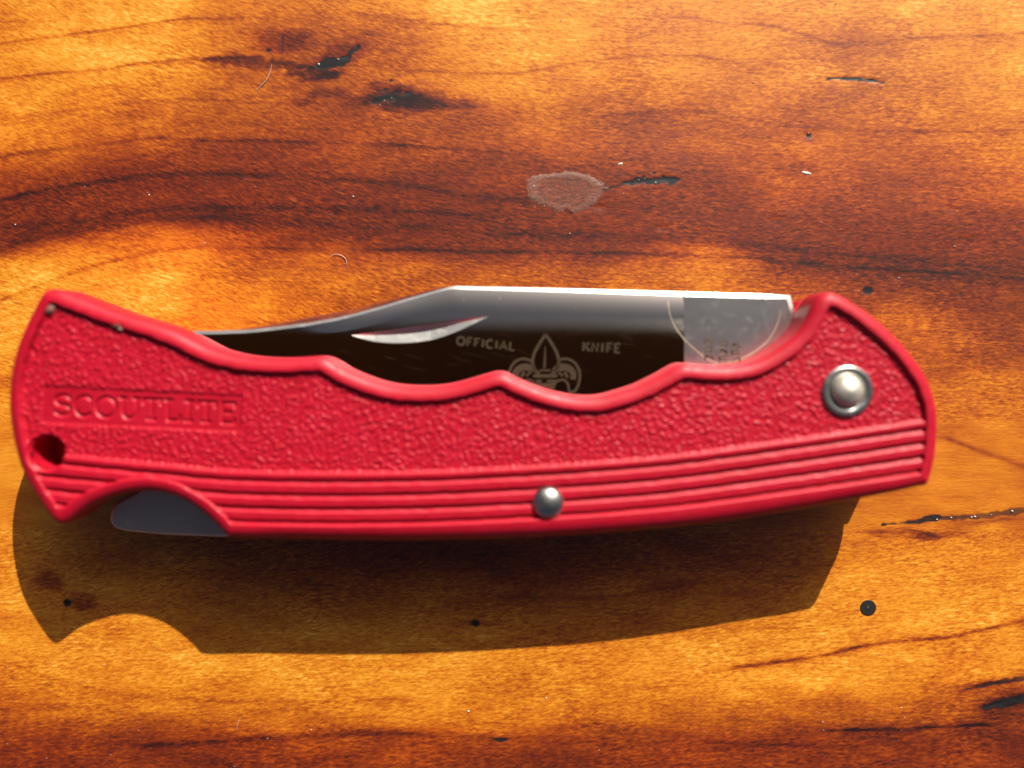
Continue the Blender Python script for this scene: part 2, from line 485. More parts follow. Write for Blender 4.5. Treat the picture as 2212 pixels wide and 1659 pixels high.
    # the knife lies on a level patch
    far = np.maximum(np.abs(X) - 75, np.abs(Y) - 58); z *= 1 - smooth(0, 20, far)
    flat = np.minimum(z, 0.0)
    z = np.where((px > 60) & (px < 1990) & (py > 660) & (py < 1150), flat, z)
    V = np.stack([X, Y, z], -1).reshape(-1, 3)
    i = np.arange(ny - 1)[:, None] * nx + np.arange(nx - 1)[None]
    Q = np.stack([i, i + 1, i + 1 + nx, i + nx], -1).reshape(-1, 4)
    # slab sides and underside
    n0 = len(V)
    b = [(xs[0], ys[0]), (xs[-1], ys[0]), (xs[-1], ys[-1]), (xs[0], ys[-1])]
    Vb = np.array([(x, y, 0.0) for x, y in b] + [(x, y, -35.0) for x, y in b])
    Qb = np.array([(0, 4, 5, 1), (1, 5, 6, 2), (2, 6, 7, 3), (3, 7, 4, 0), (7, 6, 5, 4)]) + n0
    V = np.concatenate([V, Vb]); Q = np.concatenate([Q, Qb])
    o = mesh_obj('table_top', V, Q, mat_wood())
    o.data.set_sharp_from_angle(angle=math.radians(60))
    pad = np.zeros(8)
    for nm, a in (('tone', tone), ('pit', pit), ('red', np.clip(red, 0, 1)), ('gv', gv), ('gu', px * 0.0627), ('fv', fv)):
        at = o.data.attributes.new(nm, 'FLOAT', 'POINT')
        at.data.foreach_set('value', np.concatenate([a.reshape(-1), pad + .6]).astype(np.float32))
    return o

def mat_wood():
    m = NT('varnished_figured_wood')
    tone = m.attr('tone').outputs['Fac']; pit = m.attr('pit').outputs['Fac']; red = m.attr('red').outputs['Fac']
    gu = m.attr('gu').outputs['Fac']; gv = m.attr('gv').outputs['Fac']; fv = m.attr('fv').outputs['Fac']
    p = m.pos()
    # flecks of the curly figure
    fl = m.noise(m.comb(m.math('MULTIPLY', gu, 0.85), m.math('MULTIPLY', fv, 2.7)), 1.0, 3.0, 0.62, 0.4)
    fl2 = m.noise(m.comb(m.math('MULTIPLY', gu, 1.7), m.math('MULTIPLY', fv, 6.0), 3.3), 1.0, 2.0, 0.6, 0.2)
    flc = m.map(fl, 0.32, 0.68, -0.5, 0.5)
    flc2 = m.map(fl2, 0.3, 0.7, -0.5, 0.5)
    # long pores along the grain
    gr = m.noise(m.comb(m.math('MULTIPLY', gu, 0.22), m.math('MULTIPLY', gv, 5.5), 7.1), 1.0, 3.0, 0.65, 0.2)
    grc = m.map(gr, 0.3, 0.7, -0.5, 0.5)
    cloud = m.map(m.noise(m.comb(m.math('MULTIPLY', gu, 0.13), m.math('MULTIPLY', gv, 0.30), 1.9), 1.0, 3.0, 0.65, 0.6), 0.3, 0.7, -0.5, 0.5)
    amp = m.map(m.noise(p, 0.09, 2), 0.35, 0.65, 0.6, 1.15)
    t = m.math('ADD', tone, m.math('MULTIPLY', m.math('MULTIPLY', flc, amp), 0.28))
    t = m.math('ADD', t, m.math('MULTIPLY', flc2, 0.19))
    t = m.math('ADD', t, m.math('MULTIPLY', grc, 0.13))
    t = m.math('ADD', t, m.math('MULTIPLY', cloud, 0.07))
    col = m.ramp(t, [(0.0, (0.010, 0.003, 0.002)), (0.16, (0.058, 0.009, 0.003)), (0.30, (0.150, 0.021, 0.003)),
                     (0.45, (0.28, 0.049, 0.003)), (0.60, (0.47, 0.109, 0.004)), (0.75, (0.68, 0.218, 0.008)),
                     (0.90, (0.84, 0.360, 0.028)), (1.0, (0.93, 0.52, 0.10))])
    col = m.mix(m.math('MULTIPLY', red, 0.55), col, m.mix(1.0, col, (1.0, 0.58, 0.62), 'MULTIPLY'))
    pitf = m.map(m.math('ADD', pit, m.math('MULTIPLY', grc, 0.25)), 0.25, 0.7, 0, 1)
    col = m.mix(m.math('MULTIPLY', m.map(pit, 0.05, 0.5, 0, 1), 0.6), col, m.mix(1.0, col, (0.35, 0.22, 0.22), 'MULTIPLY'))
    col = m.mix(pitf, col, (0.012, 0.013, 0.014))
    h1 = m.noise(p, 0.55, 3, 0.55)
    h2 = m.noise(p, 4.5, 3, 0.6)
    cn = m.bump(h1, 0.6, 0.05)
    cn = m.bump(m.math('MULTIPLY', pit, h2), 0.5, 0.15, cn)
    m.set(Base_Color=col, Roughness=0.5, Specular_IOR_Level=0.45, Coat_Weight=m.math('SUBTRACT', 1.0, m.math('MULTIPLY', pitf, 0.7)), Coat_Roughness=m.map(m.noise(p, 0.2, 5, 0.65), 0.35, 0.7, 0.05, 0.16),
          Coat_IOR=1.44, Coat_Normal=cn)
    return m.m

table = build_table()
tag(table, 'glossy varnished orange-brown wooden tabletop with knots and dark grain', 'table top', kind='structure')
# dark round plug in the wood
c = P(1875, 1313, 0)
lathe('plug', c[0], c[1], [(1.14, -0.25), (1.12, 0.03), (1.05, 0.05), (0.85, 0.035), (0.45, 0.05), (0.3, 0.07), (0.02, 0.06)],
      mat_plain('blackened_wood', (0.022, 0.020, 0.016), 0.5), table, 40)

# ------------------------------------------------------------------ pocket knife
knife = empty('pocket_knife')
tag(knife, 'folded red pocket knife with textured ribbed handle and steel blade lying on the wood', 'pocket knife')
ZT = 13.2; R = 1.2; ZE = ZT - R
OUT = [(103,629),(124.5,625),(148,631),(171,640),(228,662),(284,681),(338,697),(384,714),(427,736),(462,752),(516,766),(569,772),(622,773),(668,771),(692,769.6),(713,775),(742,793),(781,810.5),(824,825),(863,832.5),(912,835),(959,832),(1001,823),(1048,809),(1072,803),(1094,805),(1119,818),(1161,835),(1204,848),(1250,856),(1296,855),(1339,844),(1375,832),(1401,820),(1431,805),(1457,790),(1478,784.5),(1520,788),(1571,789),(1617,782),(1657,764.6),(1691,742.6),(1719,718),(1738,689),(1751,660),(1766,640),(1785,631),(1800,634),(1820.6,643),(1863,670),(1906,704),(1941.5,739),(1973.5,778.5),(1998.4,817.6),(2014.4,860),(2020.5,899),(2019.7,945.6),(2015.5,988),(2006,1026),(1998,1045),(1970,1052),(1899,1068),(1792,1091),(1685.5,1109),(1543,1130.5),(1401,1145),(1197,1160),(1000,1167),(877,1168.5),(750,1168),(600,1165),(520,1161),(494,1156),(473,1134),(441,1105.6),(405,1081),(363,1065),(320,1060),(270,1066.5),(220,1083.5),(185,1103),(156,1125),(139,1131.5),(121,1123),(100,1095),(71,1049),(50,1006),(35.6,953),(26.7,896),(25.6,846),(30,803),(39,761),(53,721.6),(73,679),(89,648)]
out_px = catmull(OUT, 4)
OUT_MM = ccw(PL(out_px, ZE)[:, :2])
hc = P(103, 978, 12.6); HOLE_C = hc[:2]; HOLE_R = 2.0
ang = np.linspace(0, 2 * math.pi, 49)[:-1]
HOLE = np.stack([HOLE_C[0] + HOLE_R * np.cos(ang), HOLE_C[1] + HOLE_R * np.sin(ang)], -1)

# ---- stroke letters (unit box: x right 0..w, y up 0..1)
def arc(cx, cy, rx, ry, a0, a1, n=14):
    a = np.radians(np.linspace(a0, a1, n)); return [(cx + rx * math.cos(t), cy + ry * math.sin(t)) for t in a]
def sbez(): return arc(.40, .755, .34, .245, 25, 270, 12)[:-1] + arc(.40, .255, .36, .255, 90, -150, 12)
GL = {
 'S': (.80, [sbez()], []),
 'C': (.86, [arc(.46, .5, .42, .5, 48, 312, 20)], []),
 'O': (.98, [arc(.49, .5, .45, .5, 0, 360, 28)], []),
 'U': (.94, [[(.16, 1), (.16, .4)] + arc(.47, .34, .31, .34, 180, 360, 12) + [(.78, .4), (.78, 1)]], [[(.02, 1), (.30, 1)], [(.66, 1), (.92, 1)]]),
 'T': (.88, [[(.44, 1), (.44, 0)], [(.04, 1), (.84, 1)]], [[(.28, 0), (.60, 0)], [(.04, 1), (.04, .78)], [(.84, 1), (.84, .78)]]),
 'L': (.80, [[(.18, 1), (.18, 0), (.74, 0)]], [[(.04, 1), (.34, 1)], [(.74, 0), (.74, .22)]]),
 'I': (.46, [[(.23, 1), (.23, 0)]], [[(.08, 1), (.38, 1)], [(.08, 0), (.38, 0)]]),
 'E': (.80, [[(.74, 1), (.18, 1), (.18, 0), (.74, 0)], [(.18, .52), (.58, .52)]], [[(.74, 1), (.74, .82)], [(.74, 0), (.74, .18)]]),
 'F': (.74, [[(.70, 1), (.16, 1), (.16, 0)], [(.16, .52), (.56, .52)]], []),
 'A': (.92, [[(.02, 0), (.46, 1), (.90, 0)], [(.18, .34), (.74, .34)]], []),
 'K': (.88, [[(.16, 1), (.16, 0)], [(.82, 1), (.16, .42)], [(.36, .60), (.86, 0)]], []),
 'N': (.92, [[(.14, 0), (.14, 1), (.78, 0), (.78, 1)]], []),
}
def text_strokes(s, x0, y0, x1, y1, h, serif=True, gap=.12):
    """strokes in pixels along the baseline (x0,y0)->(x1,y1), cap height h"""
    tot = sum(GL[c][0] for c in s) + gap * (len(s) - 1)
    d = np.array([x1 - x0, y1 - y0], float); L = np.linalg.norm(d); d /= L; up = np.array([d[1], -d[0]])
    k = L / tot; x = 0; res = []
    for ch in s:
        w, st, se = GL[ch]
        for q in st + (se if serif else []):
            q = np.array(q); res.append(np.array([x0, y0]) + np.outer((x + q[:, 0]) * k, d) + np.outer(q[:, 1] * h, up))
        x += w + gap
    return res

# ---- front scale as a fine relief
def seg_dist(px_, py_, a, b):
    ab = b - a; L2 = ab @ ab + 1e-12
    t = np.clip(((px_ - a[0]) * ab[0] + (py_ - a[1]) * ab[1]) / L2, 0, 1)
    return (px_ - a[0] - t * ab[0]) ** 2 + (py_ - a[1] - t * ab[1]) ** 2
def build_front_scale():
    st = 0.09
    mn = OUT_MM.min(0) - 2 * st; mx = OUT_MM.max(0) + 2 * st
    xs = np.arange(mn[0], mx[0], st); ys = np.arange(mn[1], mx[1], st)
    X, Y = np.meshgrid(xs.astype(np.float32), ys.astype(np.float32)); ny, nx = X.shape
    D2 = np.full(X.shape, 1e9, np.float32); ins = np.zeros(X.shape, bool)
    n = len(OUT_MM)
    for i in range(n):
        a, b = OUT_MM[i].astype(np.float32), OUT_MM[(i + 1) % n].astype(np.float32)
        # local window
        x0 = np.searchsorted(xs, min(a[0], b[0]) - 6); x1 = np.searchsorted(xs, max(a[0], b[0]) + 6)
        y0 = np.searchsorted(ys, min(a[1], b[1]) - 6); y1 = np.searchsorted(ys, max(a[1], b[1]) + 6)
        w = (slice(y0, y1), slice(x0, x1))
        D2[w] = np.minimum(D2[w], seg_dist(X[w], Y[w], a, b))
        if a[1] != b[1]:
            c = ((Y > a[1]) != (Y > b[1])) & (X < (b[0] - a[0]) * (Y - a[1]) / (b[1] - a[1]) + a[0])
            ins ^= c
    d = np.sqrt(np.minimum(D2, 36)); sd = np.where(ins, d, -d).astype(np.float64)
    dh = np.hypot(X - HOLE_C[0], Y - HOLE_C[1]).astype(np.float64) - HOLE_R
    comb = np.minimum(sd, dh)
    gy, gx = np.gradient(sd, st)
    # project vertices just outside onto the outline / the hole's rim
    Xn = X.astype(np.float64).copy(); Yn = Y.astype(np.float64).copy()
    o1 = (sd < 0) & (sd > -3 * st)
    gl = np.hypot(gx, gy) + 1e-9
    Xn[o1] -= (sd * gx / gl)[o1]; Yn[o1] -= (sd * gy / gl)[o1]
    o2 = (dh < 0) & (dh > -3 * st)
    rr = np.hypot(X - HOLE_C[0], Y - HOLE_C[1]) + 1e-9
    Xn[o2] = (HOLE_C[0] + (X - HOLE_C[0]) / rr * HOLE_R)[o2]; Yn[o2] = (HOLE_C[1] + (Y - HOLE_C[1]) / rr * HOLE_R)[o2]
    de = np.clip(sd, 0, None)
    # groove lines
    g1 = PL(catmull([(20,990),(131,1002.5),(249,1014),(356,1024),(498,1037),(737,1041.5),(1019,1035),(1401,1010),(1700,972),(1984,930),(2060,918)], 6, False), 12.9)
    yg = np.interp(X, g1[:, 0], g1[:, 1])
    e = yg - Y                                 # mm below first groove
    s = 1.66
    # noise
    def bp(wl, seed, ax=1.0):
        r = np.random.default_rng(seed); f = np.fft.rfft2(r.normal(size=(ny, nx)))
        ky = np.fft.fftfreq(ny, st)[:, None]; kx = np.fft.rfftfreq(nx, st)[None] * ax
        k = np.hypot(ky, kx); f *= np.exp(-((k * wl - 1) / 0.85) ** 2) ; a = np.fft.irfft2(f, (ny, nx)); return a / a.std()
    peb = 0.8 * bp(1.0, 21) + 0.6 * bp(0.6, 22) + .3 * bp(2.2, 23)
    peb = np.log1p(np.exp(2.2 * peb)) / 1.6 - 0.55; peb = np.minimum(peb, 1.6)
    # name plate in pixel space
    dxx, dyy, dzz = X, Y, 12.75 - H
    cyy = _c * dyy + _s * dzz; czz = -_s * dyy + _c * dzz
    px = 1106 + F * dxx / -czz; py = 829.5 - F * cyy / -czz
    ux, uy = 1.0, 0.0485; ul = math.hypot(ux, uy); ux /= ul; uy /= ul
    pu = (px - 89) * ux + (py - 832) * uy; pv = -(px - 89) * uy + (py - 832) * ux
    edge = np.minimum(np.minimum(pu - 2, 434 - pu), np.minimum(pv - 1, 82 - pv)) * 0.055     # mm inside
    plate = smooth(-0.1, 0.12, edge)
    letters = np.full(X.shape, 9.0)
    for k, q in enumerate(text_strokes('SCOUTLITE', 113, 896, 507, 915, 43)):
        x0, x1, y0, y1 = q[:, 0].min() - 8, q[:, 0].max() + 8, q[:, 1].min() - 8, q[:, 1].max() + 8
        w = (px > x0) & (px < x1) & (py > y0) & (py < y1)
        best = np.full(w.sum(), 1e9)
        for i in range(len(q) - 1):
            best = np.minimum(best, seg_dist(px[w], py[w], q[i], q[i + 1]))
        letters[w] = np.minimum(letters[w], np.sqrt(best) * 0.055)
    engr = 1 - smooth(0.11, 0.23, letters)
    # depth of the recess below the rim
    tex = 0.52 - 0.06 * peb * (1 - plate) + plate * 0.13 + engr * 0.20
    ew = 0.02 * bp(3.0, 31)
    em = np.mod(e + ew + s / 2, s) - s / 2
    grv = np.exp(-np.abs(em / 0.30) ** 3)
    crest = 0.16 + 0.10 * (np.abs(em) < 0) 
    rib = 0.14 + 0.36 * grv
    t0 = smooth(-1.35, -0.85, e)               # panel -> first rib
    dep = tex * (1 - t0) + rib * t0
    below = smooth(3 * s - 0.02, 3 * s + 0.38, e)        # last groove -> bottom rim
    dep = dep * (1 - below)
    w = smooth(1.60, 1.84, de + 0.03 * bp(2.5, 33))
    dep = dep * w
    xa, xb, xc, xd = (P(q, 1100, 12)[0] for q in (470, 640, 1780, 1960))
    lowr = lambda xx, ee: smooth(2.2 * s, 3 * s, ee) * smooth(xa, xb, xx) * (1 - smooth(xc, xd, xx))
    Rh = 1.5 + 0.7 * lowr(X, e); Rv = R + 0.7 * lowr(X, e)
    zr = ZT - Rv + Rv * np.sqrt(np.clip(1 - (1 - np.clip(de / Rh, 0, 1)) ** 2, 0, None))
    # rounded lip at the hole
    Z = zr - dep - 0.35 * (1 - smooth(-0.05, 0.4, dh)) 
    # a nick in the upper rim
    nk = P(255, 706, ZT); Z -= 0.25 * np.exp(-(((X - nk[0]) / 0.35) ** 2 + ((Y - nk[1]) / 0.3) ** 2))
    nk = P(67, 760, ZT); Z -= 0.16 * np.exp(-(((X - nk[0]) / 0.3) ** 2 + ((Y - nk[1]) / 0.9) ** 2))
    okv = comb > 0
    c4 = okv[:-1, :-1].astype(int) + okv[1:, :-1] + okv[:-1, 1:] + okv[1:, 1:]
    keep = c4 > 0
    idx = np.arange(ny * nx).reshape(ny, nx)
    quads = np.stack([idx[:-1, :-1], idx[:-1, 1:], idx[1:, 1:], idx[1:, :-1]], -1)
    V = np.stack([Xn, Yn, Z], -1).reshape(-1, 3)
    qk = quads[keep]
    fn = np.cross(V[qk[:, 2]] - V[qk[:, 0]], V[qk[:, 3]] - V[qk[:, 1]])
    N = np.zeros_like(V)
    for k in range(4): np.add.at(N, qk[:, k], fn)
    N /= np.linalg.norm(N, axis=1, keepdims=True) + 1e-12
    # partition
    cc = lambda a: 0.25 * (a[:-1, :-1] + a[1:, :-1] + a[:-1, 1:] + a[1:, 1:])
    E_, D_, PLT = cc(e), cc(de), cc(edge)
    inner = D_ > 1.72
    lab = np.zeros(E_.shape, int)                        # 0 rim
    lab[inner & (E_ < 3 * s)] = 1                        # textured panel
    lab[inner & (E_ < -1.2) & (PLT > 0)] = 2             # plate
    rk = np.floor(E_ / s).astype(int) + 1
    for k in range(4): lab[inner & (rk == k) & (E_ > -1.2 if k == 0 else True) & (E_ < 3 * s)] = 3 + k
    def sub(name, l, parent, extra=None):
        q = quads[keep & (lab == l)]
        u, inv = np.unique(q, return_inverse=True); inv = inv.reshape(q.shape)
        v = V[u]; nn = N[u]; fcs = inv
        if extra is not None:
            ev, ef, en = extra
            fcs = np.concatenate([fcs, ef + len(v)]); v = np.concatenate([v, ev]); nn = np.concatenate([nn, en])
        return mesh_obj(name, v, fcs, RED, parent, True, nn)
    # side wall + hole wall
    def wall(loop, z1, z0, sgn):
        m = len(loop); t = np.roll(loop, -1, 0) - np.roll(loop, 1, 0)
        nn = np.stack([t[:, 1], -t[:, 0], 0 * t[:, 0]], -1); nn /= np.linalg.norm(nn, axis=1, keepdims=True)
        v = np.concatenate([np.c_[loop, np.zeros(m) + z1], np.c_[loop, np.full(m, z0)]])
        i = np.arange(m); j = (i + 1) % m
        f = np.stack([i, m + i, m + j, j], -1)
        if sgn < 0: f = f[:, ::-1]
        return v, f, np.concatenate([nn, nn]) * sgn
    eo = np.interp(OUT_MM[:, 0], g1[:, 0], g1[:, 1]) - OUT_MM[:, 1]
    v1, f1, n1 = wall(OUT_MM, ZT - R - 0.7 * lowr(OUT_MM[:, 0], eo) + 0.02, 8.0, 1)
    v2, f2, n2 = wall(HOLE, 12.45, 8.0, -1)
    sc = sub('handle_scale', 0, knife, (np.concatenate([v1, v2]), np.concatenate([f1, f2 + len(v1)]), np.concatenate([n1, n2])))
    sub('textured_panel', 1, sc)
    pl = sub('name_plate', 2, sc); pl['label'] = 'flat red plate sunk with the letters SCOUTLITE'
    for k in range(4): sub('rib', 3 + k, sc)
    return sc
front = build_front_scale()
front['label'] = 'upper red nylon scale with raised rim and finger grooves'
# underside of the front scale
def cap(name, loops, z, mat, parent):
    vv, tr = fill(loops)
    return mesh_obj(name, [(x, y, z) for x, y in vv], [t[::-1] for t in tr], mat, parent, False)
cap('inner_face', [OUT_MM, ccw(HOLE)[::-1]], 8.0, RED, front)
# back scale, same outline
back = slab('handle_scale', inset(OUT_MM, np.where(OUT_MM[:, 0] < P(500, 800, 12)[0], 0.95, 0.5)), 0.05, 5.3, 0.15, RED, knife, bot_bev=1.2)
back['label'] = 'lower red nylon scale resting on the table'

# ---- lock bar and spacers between the scales
lb_top = [(1925,985),(1700,985),(1200,1010),(700,1020),(420,1018),(300,1060),(250,1088),(240,1108)]
lb_bot = [(238,1126),(246,1139),(270,1147),(356,1155),(480,1160),(540,1156),(750,1154),(1000,1152),(1197,1146),(1401,1130),(1685,1094),(1925,1042)]
slab('lock_bar', PL(lb_bot + lb_top, 7.9)[:, :2], 5.35, 7.95, 0.28, DULL, knife)
sp = [(1500,800),(1571,797),(1620,790),(1662,772),(1697,748),(1724,722),(1742,692),(1754,664),(1772,648),(1800,650),(1845,690),(1905,750),(1952,830),(1968,900),(1962,980),(1700,975),(1500,960)]
slab('spacer', PL(sp, 9.6)[:, :2], 5.35, 7.95, 0.12, DULL, knife)
slab('spacer', PL([(62,720),(112,657),(300,708),(380,738),(360,900),(300,1030),(215,1060),(150,1100),(112,1080),(60,960),(48,850)], 9.6)[:, :2], 5.35, 7.95, 0.1, RED, knife)

# ---- blade
BT = 7.85; YB = P(1300, 640, BT)[1]; SLP = -0.068
def on_blade(px, py): return P(px, py, BT, SLP, YB)
def on_tang(px, py): return P(px, py, BT + 0.02)
O_ = catmull([(372,722),(395,716),(498,712.5),(569,704),(664,686),(735,673.6),(806,657.6),(877,640),(948,624),(976,618.5),(1010,618.5),(1200,622.5),(1401,628),(1478,630.5)], 5, False)
B_ = np.interp(O_[:, 0], [372, 498, 569, 664, 735, 816, 895, 948, 985, 1478], [0, 1, 5, 12, 11.5, 9, 5, 2, 0.6, 0.6])
W_ = np.interp(O_[:, 0], [372, 498, 664, 816, 948, 1010, 1478], [7, 7, 6, 5, 4, 6, 8])
def blade():
    n = len(O_)
    Bp = O_ + np.c_[np.zeros(n), B_]; Tp = Bp + np.c_[np.zeros(n), W_]
    K = 8; DEP = np.interp(Tp[:, 0], [700, 850, 1000], [28., 30., 46.])
    rows = []
    for k in range(K + 1):
        f = k / K; o = DEP * (1 - f)
        q = on_blade(Tp[:, 0], Tp[:, 1] + o); q[:, 2] -= 0.30 * f * f * smooth(640, 930, Tp[:, 0]); rows.append(q)
    T = rows[-1]; T0 = rows[0]
    def step(prev, pts, tan):
        z = prev[:, 2].copy()
        for _ in range(4):
            dx, dy, dz = ray(pts[:, 0], pts[:, 1]); k = (z - H) / dz; q = np.stack([dx * k, dy * k, z], -1)
            z = prev[:, 2] - np.clip(q[:, 1] - prev[:, 1], 0, None) * tan
        q[:, 2] = z; return q
    B = step(T, Bp, math.tan(math.radians(30))); O = step(B, O_, math.tan(math.radians(62)))
    # nick: chord, groove line and lower arc
    arc_px = catmull([(759,724),(806,737),(863,741),(930,734.5),(984,717),(1019,701),(1060,682)], 5, False)
    chord = catmull([(1060,682),(1000,689),(900,703),(820,715),(759,724)], 5, False)
    mid = catmull([(759,724),(824,724),(891,720),(948,710.5),(1001,696),(1060,682)], 6, False)
    hole_px = np.concatenate([arc_px[:-1], chord[:-1]])
    hole = on_blade(hole_px[:, 0], hole_px[:, 1])
    low = on_blade(np.array([1478., 1478., 372.]), np.array([690., 905., 905.]))[1:]
    outer = np.concatenate([T0, low])[:, :2]
    o2 = ccw(outer); h2 = ccw(hole[:, :2])[::-1]
    vv, tr = fill([o2, h2])
    z = BT + SLP * (vv[:, 1] - YB)
    V = np.c_[vv, z].tolist(); Fc = [tuple(t) for t in tr]
    # side wall, outer, down and underside
    Zb = 5.45
    b = len(V); V += O.tolist(); V += np.c_[O[:, :2], np.full(n, Zb)].tolist()
    for i in range(n - 1): Fc.append((b + i, b + n + i, b + n + i + 1, b + i + 1))
    bl = mesh_obj('blade', V, Fc, BLADE, knife, False)
    bl['label'] = 'polished steel blade mirroring dark and grey bands'
    # dark swedge then bright chamfer
    def strip(name, A, Bq, mat):
        Vv = np.concatenate([A, Bq]); m = len(A)
        return mesh_obj(name, Vv, [(i, i + 1, m + i + 1, m + i) for i in range(m - 1)][::1], mat, bl, True)
    cr = np.concatenate(rows); mesh_obj('blade_flat', cr, [(k * n + i + 1, k * n + i, (k + 1) * n + i, (k + 1) * n + i + 1)[::-1] for k in range(K) for i in range(n - 1)], BLADE, bl, True)
    strip('swedge', B, O, BLADE); strip('spine_chamfer', T, B, EDGE)
    # nail nick walls
    A = on_blade(arc_px[:, 0], arc_px[:, 1]); C = on_blade(chord[::-1, 0], chord[::-1, 1])
    m = 31; r = lambda q: np.stack([np.interp(np.linspace(0, 1, m), np.linspace(0, 1, len(q)), q[:, k]) for k in range(3)], -1)
    A, C = r(A), r(C); Mm = on_blade(mid[:, 0], mid[:, 1]); Mm = r(Mm)
    Mm[:, 2] -= 0.34 * np.sin(np.linspace(0, math.pi, m)) ** 0.8 + 0.01
    mesh_obj('nail_nick', np.concatenate([A, Mm, C]), [(i, i + 1, m + i + 1, m + i) for i in range(m - 1)] + [(m + i, m + i + 1, 2 * m + i + 1, 2 * m + i) for i in range(m - 1)], EDGE, bl, False)
    # tang / ricasso
    rp = [(1478,639),(1560,641.5),(1640,643.5),(1700,646),(1712,690),(1722,760),(1740,800),(1740,905),(1478,905)]
    ro = [(1478,631),(1560,633.5),(1640,635.5),(1707,638),(1719,684),(1732,756),(1752,800),(1752,905),(1478,905)]
    q = on_tang(*np.array(rp, float).T); u = PL(ro, BT - 0.2)
    k = len(q); V = q.tolist() + u.tolist() + np.c_[u[:, :2], np.full(k, Zb)].tolist() + np.c_[q[:, :2], np.full(k, Zb)].tolist()
    Fc = [tuple(range(k))[::-1]] + [(k + i, k + i + 1, 2 * k + i + 1, 2 * k + i) for i in range(k - 2)] + [(k - 1, 0, 3 * k, 4 * k - 1)]
    ta = mesh_obj('tang', V, Fc, RICASSO, bl, False)
    mesh_obj('tang_chamfer', np.concatenate([q, u]), [(i, i + 1, k + i + 1, k + i) for i in range(7)], EDGE, bl, True)
    # engraving
    st = text_strokes('OFFICIAL', 986, 744, 1112, 757, 17, False, .16)
    le = ribbons('lettering', st, 4.8, on_blade, ETCH, bl); le['label'] = 'etched word OFFICIAL'
    st = text_strokes('KNIFE', 1257, 758, 1340, 762, 19, False, .16)
    le = ribbons('lettering', st, 5.0, on_blade, ETCH, bl); le['label'] = 'etched word KNIFE'
    em = []
    cx = 1180
    petal = catmull([(1178.6,722),(1191,741),(1203,763),(1207,783),(1201,799),(1192,808)], 4, False)
    em.append((petal, 6.5))
    em.append((np.c_[2 * 1178.6 - petal[:, 0], petal[:, 1]], 6.5))
    em.append((np.array([(1178,748),(1177,770),(1176,795)]), np.array([2., 4., 5.])))
    lobe = catmull([(1205,779),(1224,775),(1242,784),(1252,804),(1251,826),(1242,844),(1229,848)], 4, False)
    em.append((lobe, 5.5)); em.append((np.c_[2 * 1176 - lobe[:, 0], lobe[:, 1]], 5.5))
    inl = catmull([(1200,800),(1213,793),(1228,795),(1238,806),(1238,820)], 4, False)
    em.append((inl, np.linspace(17, 12, len(inl)))); em.append((np.c_[2 * 1176 - inl[:, 0], inl[:, 1]], 15))
    for yy, x0, x1, w in ((800,1166,1190,4),(812,1152,1204,7),(823,1158,1170,6),(823,1182,1200,6),(833,1160,1196,11),(843,1160,1196,11)):
        em.append((np.array([(x0, yy), (x1, yy)], float), w))
    em.append((catmull([(1196,846),(1197,832),(1206,822),(1219,821),(1227,830),(1229,845)], 4, False), 5))
    em.append((catmull([(1160,846),(1158,832),(1148,822),(1136,821),(1126,830),(1124,845)], 4, False), 5))
    for sx in (-1, 1):
        em.append((np.array([(1176 + sx * 18, 796), (1176 + sx * 40, 812)], float), 5)); em.append((np.array([(1176 + sx * 44, 803), (1176 + sx * 50, 816)], float), 6))
    o = ribbons('emblem', em, 5, on_blade, ETCH, bl); o['label'] = 'etched fleur-de-lis emblem'
    # washer ring worn into the tang and the small stamp
    on_t2 = lambda x, y: on_tang(x, y)
    a1 = catmull([(1444,650),(1447,678),(1459,706),(1470,722),(1481,737)], 5, False)
    a1b = catmull([(1481,737),(1513,764.6),(1541,782),(1567,788)], 6, False)
    a2 = catmull([(1687,668),(1681,695),(1661,733),(1631,758.6),(1601,776),(1570,786)], 6, False)
    ribbons('wear_ring', [(a1b, np.linspace(3, 6, len(a1b))), (a2, np.linspace(1.5, 7, len(a2)))], 2, on_t2, WEAR, bl)
    ribbons('wear_ring', [(a1[:], np.linspace(1.2, 3, len(a1)))], 2, on_blade, WEAR, bl)
    r2 = np.random.default_rng(5); stp = []
    for ci, cx in enumerate((1531, 1562, 1589)):
        for k in range(3):
            y = 738 + k * 17 + ci * 4
            for (ax, ay, bx, by) in (((-9, -5, 8, -6), (-8, 0, 9, 1), (-9, -5, -8, 6)), ((-8, 5, 8, 5), (7, -6, 8, 5), (-8, -2, 6, -6)), ((-9, -4, 9, 4), (-8, 5, 0, -5), (3, -6, 9, 5)))[(k + ci) % 3]:
                a = np.array([cx + ax, y + ay]) + r2.normal(size=2); bb = np.array([cx + bx, y + by]) + r2.normal(size=2)
                stp.append((np.array([a, (a + bb) / 2 + r2.normal(size=2), bb]), 4.0))
    ribbons('tang_stamp', stp, 3, on_t2, STAMP, bl)
    sc = []
    for _ in range(26):
        x, y = r2.uniform(680, 1440), r2.uniform(700, 800); L = r2.uniform(8, 60); a = r2.normal(.25, .12)
        t = np.linspace(0, 1, 6)[:, None]; sc.append((np.array([x, y]) + t * np.array([L * math.cos(a), L * math.sin(a)]) + np.c_[0 * t, 1.5 * t * (1 - t)], 0.45 * np.sin(np.linspace(.1, 3.0, 6))))
    ribbons('scratch', sc, .8, on_blade, ETCH, bl, 0.006)
    return bl
blade()

